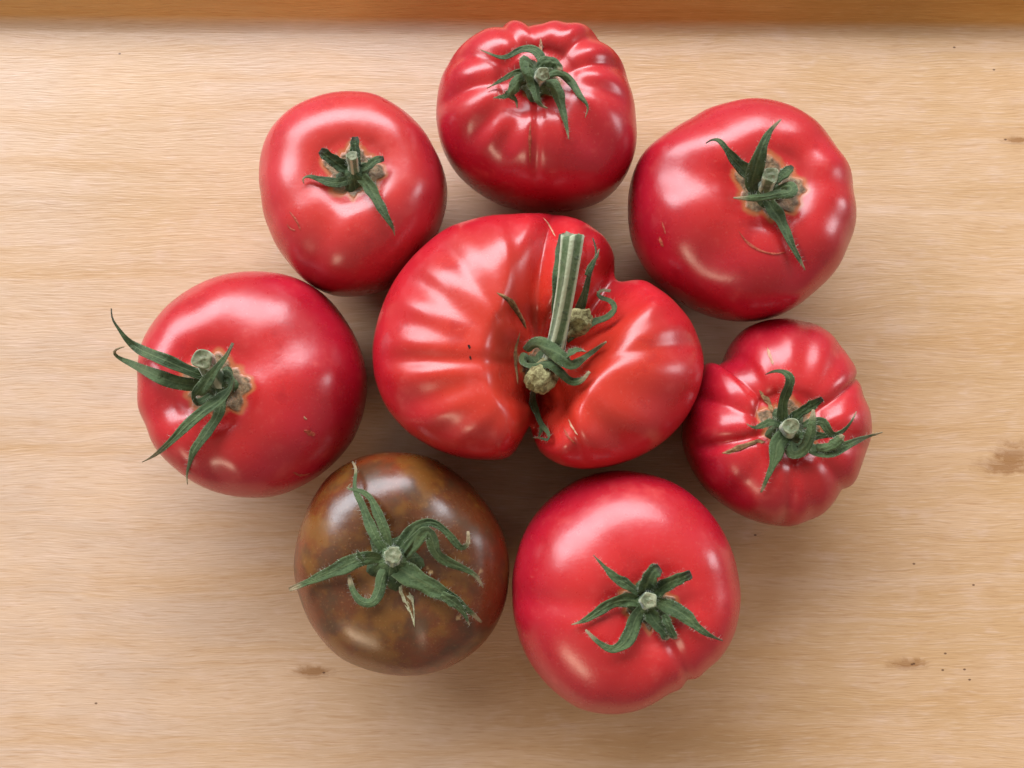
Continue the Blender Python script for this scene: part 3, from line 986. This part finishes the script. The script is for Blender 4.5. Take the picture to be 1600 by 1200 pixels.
# ---------------------------------------------------------------- 7: large smooth, front right
T = Tomato('round glossy red tomato beside the brown one, one sharp crease in its rim',
           [(960, 735), (1010, 740), (1060, 758), (1105, 795), (1135, 840), (1152, 890), (1157, 940), (1148, 990), (1125, 1030),
            (1095, 1053), (1045, 1085), (1005, 1108), (950, 1117), (900, 1105), (860, 1075), (825, 1030),
            (806, 980), (800, 930), (806, 870), (825, 820), (860, 778), (905, 748)],
           (1010, 942), .068, .035, tomato_material('tomato_skin_creased', cork_r=.0078, seed=2.2, **RED), nt=2.75, pit=(.006, .010),
           lump=.0009, seed=17, smooth=1, grooves=[(-57, .0021, .075, 1.6, 2.3), (-100, .0012, .18), (10, .0012, .2), (180, .0012, .12), (120, .0008, .2)])
T.hub(1010, 940, 29, lift=2.5, shade=.25)
T.stub(1014, 938, 12, .009, ridges=5, hairs=40)
T.sepal([(998, 928, 3), (980, 914, 4), (962, 903, 4), (944, 885, 4), (927, 867, 4)], 18, .45, cup=.4)
T.sepal([(1004, 925, 3), (1012, 908, 6), (1020, 894, 7), (1031, 886, 7)], 28, .2, cup=.5, blunt=True)
T.sepal([(1020, 930, 3), (1036, 915, 5), (1055, 905, 6), (1080, 896, 7)], 24, .3, cup=.4, blunt=True)
T.sepal([(998, 940, 3), (975, 936, 3), (950, 944, 2.5), (930, 958, 2), (912, 970, 2), (893, 976, 2)], 25, .55, cup=.35)
T.sepal([(1003, 950, 3), (992, 966, 3), (986, 986, 3), (974, 1006, 3), (957, 1015, 3), (938, 1006, 3), (915, 984, 3)], 27, .55, cup=.35,
        prof=[(0, .9), (.2, 1), (.45, .8), (.65, .5), (.85, .3), (1, .12)])
T.sepal([(1014, 952, 3), (1022, 970, 3), (1036, 985, 3), (1047, 996, 3)], 26, .5, cup=.4, blunt=True)
T.sepal([(1038, 960, 5), (1044, 975, 5), (1050, 988, 4), (1056, 998, 3)], 14, .5, cup=.4, blunt=True)
T.sepal([(1022, 940, 3), (1045, 948, 4), (1070, 962, 3), (1090, 980, 2.5), (1108, 992, 2.5), (1129, 1001, 2.5)], 26, .45, cup=.35)
T.finish()

# ---------------------------------------------------------------- 8: brown
T = Tomato('dark brown tomato with a big dried star-shaped calyx',
           [(620, 706), (668, 713), (712, 738), (752, 777), (780, 820), (795, 870), (795, 910), (784, 960), (760, 1000), (725, 1030), (680, 1050),
            (630, 1056), (580, 1048), (535, 1030), (495, 990), (470, 940), (459, 890), (465, 840), (485, 785), (515, 742), (560, 715)],
           (614, 876), .060, .032, tomato_material('tomato_skin_brown', deep=(.115, .030, .009), bright=(.20, .040, .010), orange=(.075, .032, .012),
                                                   cork_r=.0062, brown=True, seed=2.9), nt=2.75, pit=(.0045, .010),
           lump=.0010, seed=18, grooves=[(120, .0012, .2), (60, .0012, .2), (0, .0010, .2), (200, .0012, .2), (-75, .0016, .14, .6, 1.1), (-30, .0012, .2)])
T.hub(614, 874, 40, lift=2.5, shade=.35)
T.stub(614, 867, 13, .009, ridges=7, hairs=160)
T.sepal([(602, 862, 3), (588, 842, 4), (576, 815, 3), (565, 785, 3), (555, 765, 4), (556, 745, 5), (557, 732, 5), (551, 722, 5)], 20, .8, cup=.4,
        prof=[(0, 1), (.2, 1), (.4, .75), (.6, .6), (.8, .45), (1, .2)])
T.sepal([(610, 855, 3), (603, 830, 4), (590, 800, 3), (576, 775, 3), (560, 766, 4), (542, 763, 4), (548, 756, 5)], 20, .6, cup=.4)
T.sepal([(600, 874, 3), (580, 870, 4), (560, 874, 5), (535, 886, 4), (508, 898, 3), (480, 910, 3), (462, 917, 4), (452, 921, 4)], 27, .7, cup=.4,
        prof=[(0, .7), (.15, .9), (.4, 1), (.6, .8), (.8, .45), (1, .25)])
T.sepal([(568, 876, 6), (560, 866, 7), (558, 858, 8)], 9, .4)
T.sepal([(606, 885, 3), (598, 900, 4), (592, 925, 4), (580, 942, 4), (565, 940, 4), (551, 922, 4), (545, 898, 4)], 22, .75, cup=-.3,
        prof=[(0, 1), (.2, 1), (.4, .8), (.6, .75), (.85, .5), (1, .25)])
T.sepal([(622, 888, 3), (642, 900, 4), (668, 914, 3), (695, 928, 3), (716, 942, 3), (735, 956, 3), (752, 972, 3)], 40, .85, cup=.3,
        prof=[(0, .9), (.15, 1), (.35, .9), (.6, .55), (.8, .28), (1, .12)])
T.sepal([(690, 928, 4), (710, 941, 4), (724, 957, 3), (734, 978, 3)], 18, .8, cup=.3)
T.sepal([(626, 858, 3), (638, 840, 5), (652, 822, 8), (672, 815, 9), (690, 824, 8), (706, 840, 7), (722, 857, 6), (730, 852, 6), (731, 830, 7)], 24, .6, cup=.4,
        prof=[(0, 1.1), (.2, 1), (.4, .6), (.6, .55), (.8, .45), (1, .2)])
T.sepal([(634, 864, 3), (650, 846, 7), (670, 828, 10), (676, 840, 9), (680, 860, 7), (698, 876, 5), (722, 887, 4), (742, 898, 4), (755, 918, 3)], 26, .75, cup=.35,
        prof=[(0, 1.1), (.2, 1), (.4, .8), (.6, .7), (.8, .45), (1, .12)])
T.scar([(627, 908), (634, 925), (641, 948), (648, 980)], 19, MAT_SPLIT, name='skin_crack', prof=[(0, .6), (.2, 1), (.5, .75), (.8, .35), (1, .03)])
T.scar([(630, 912), (636, 928), (642, 948), (646, 966)], 10, MAT_CRACK, name='crack_gap', lift=.00035, prof=[(0, .6), (.2, 1), (.5, .75), (.8, .35), (1, .03)])
T.finish()
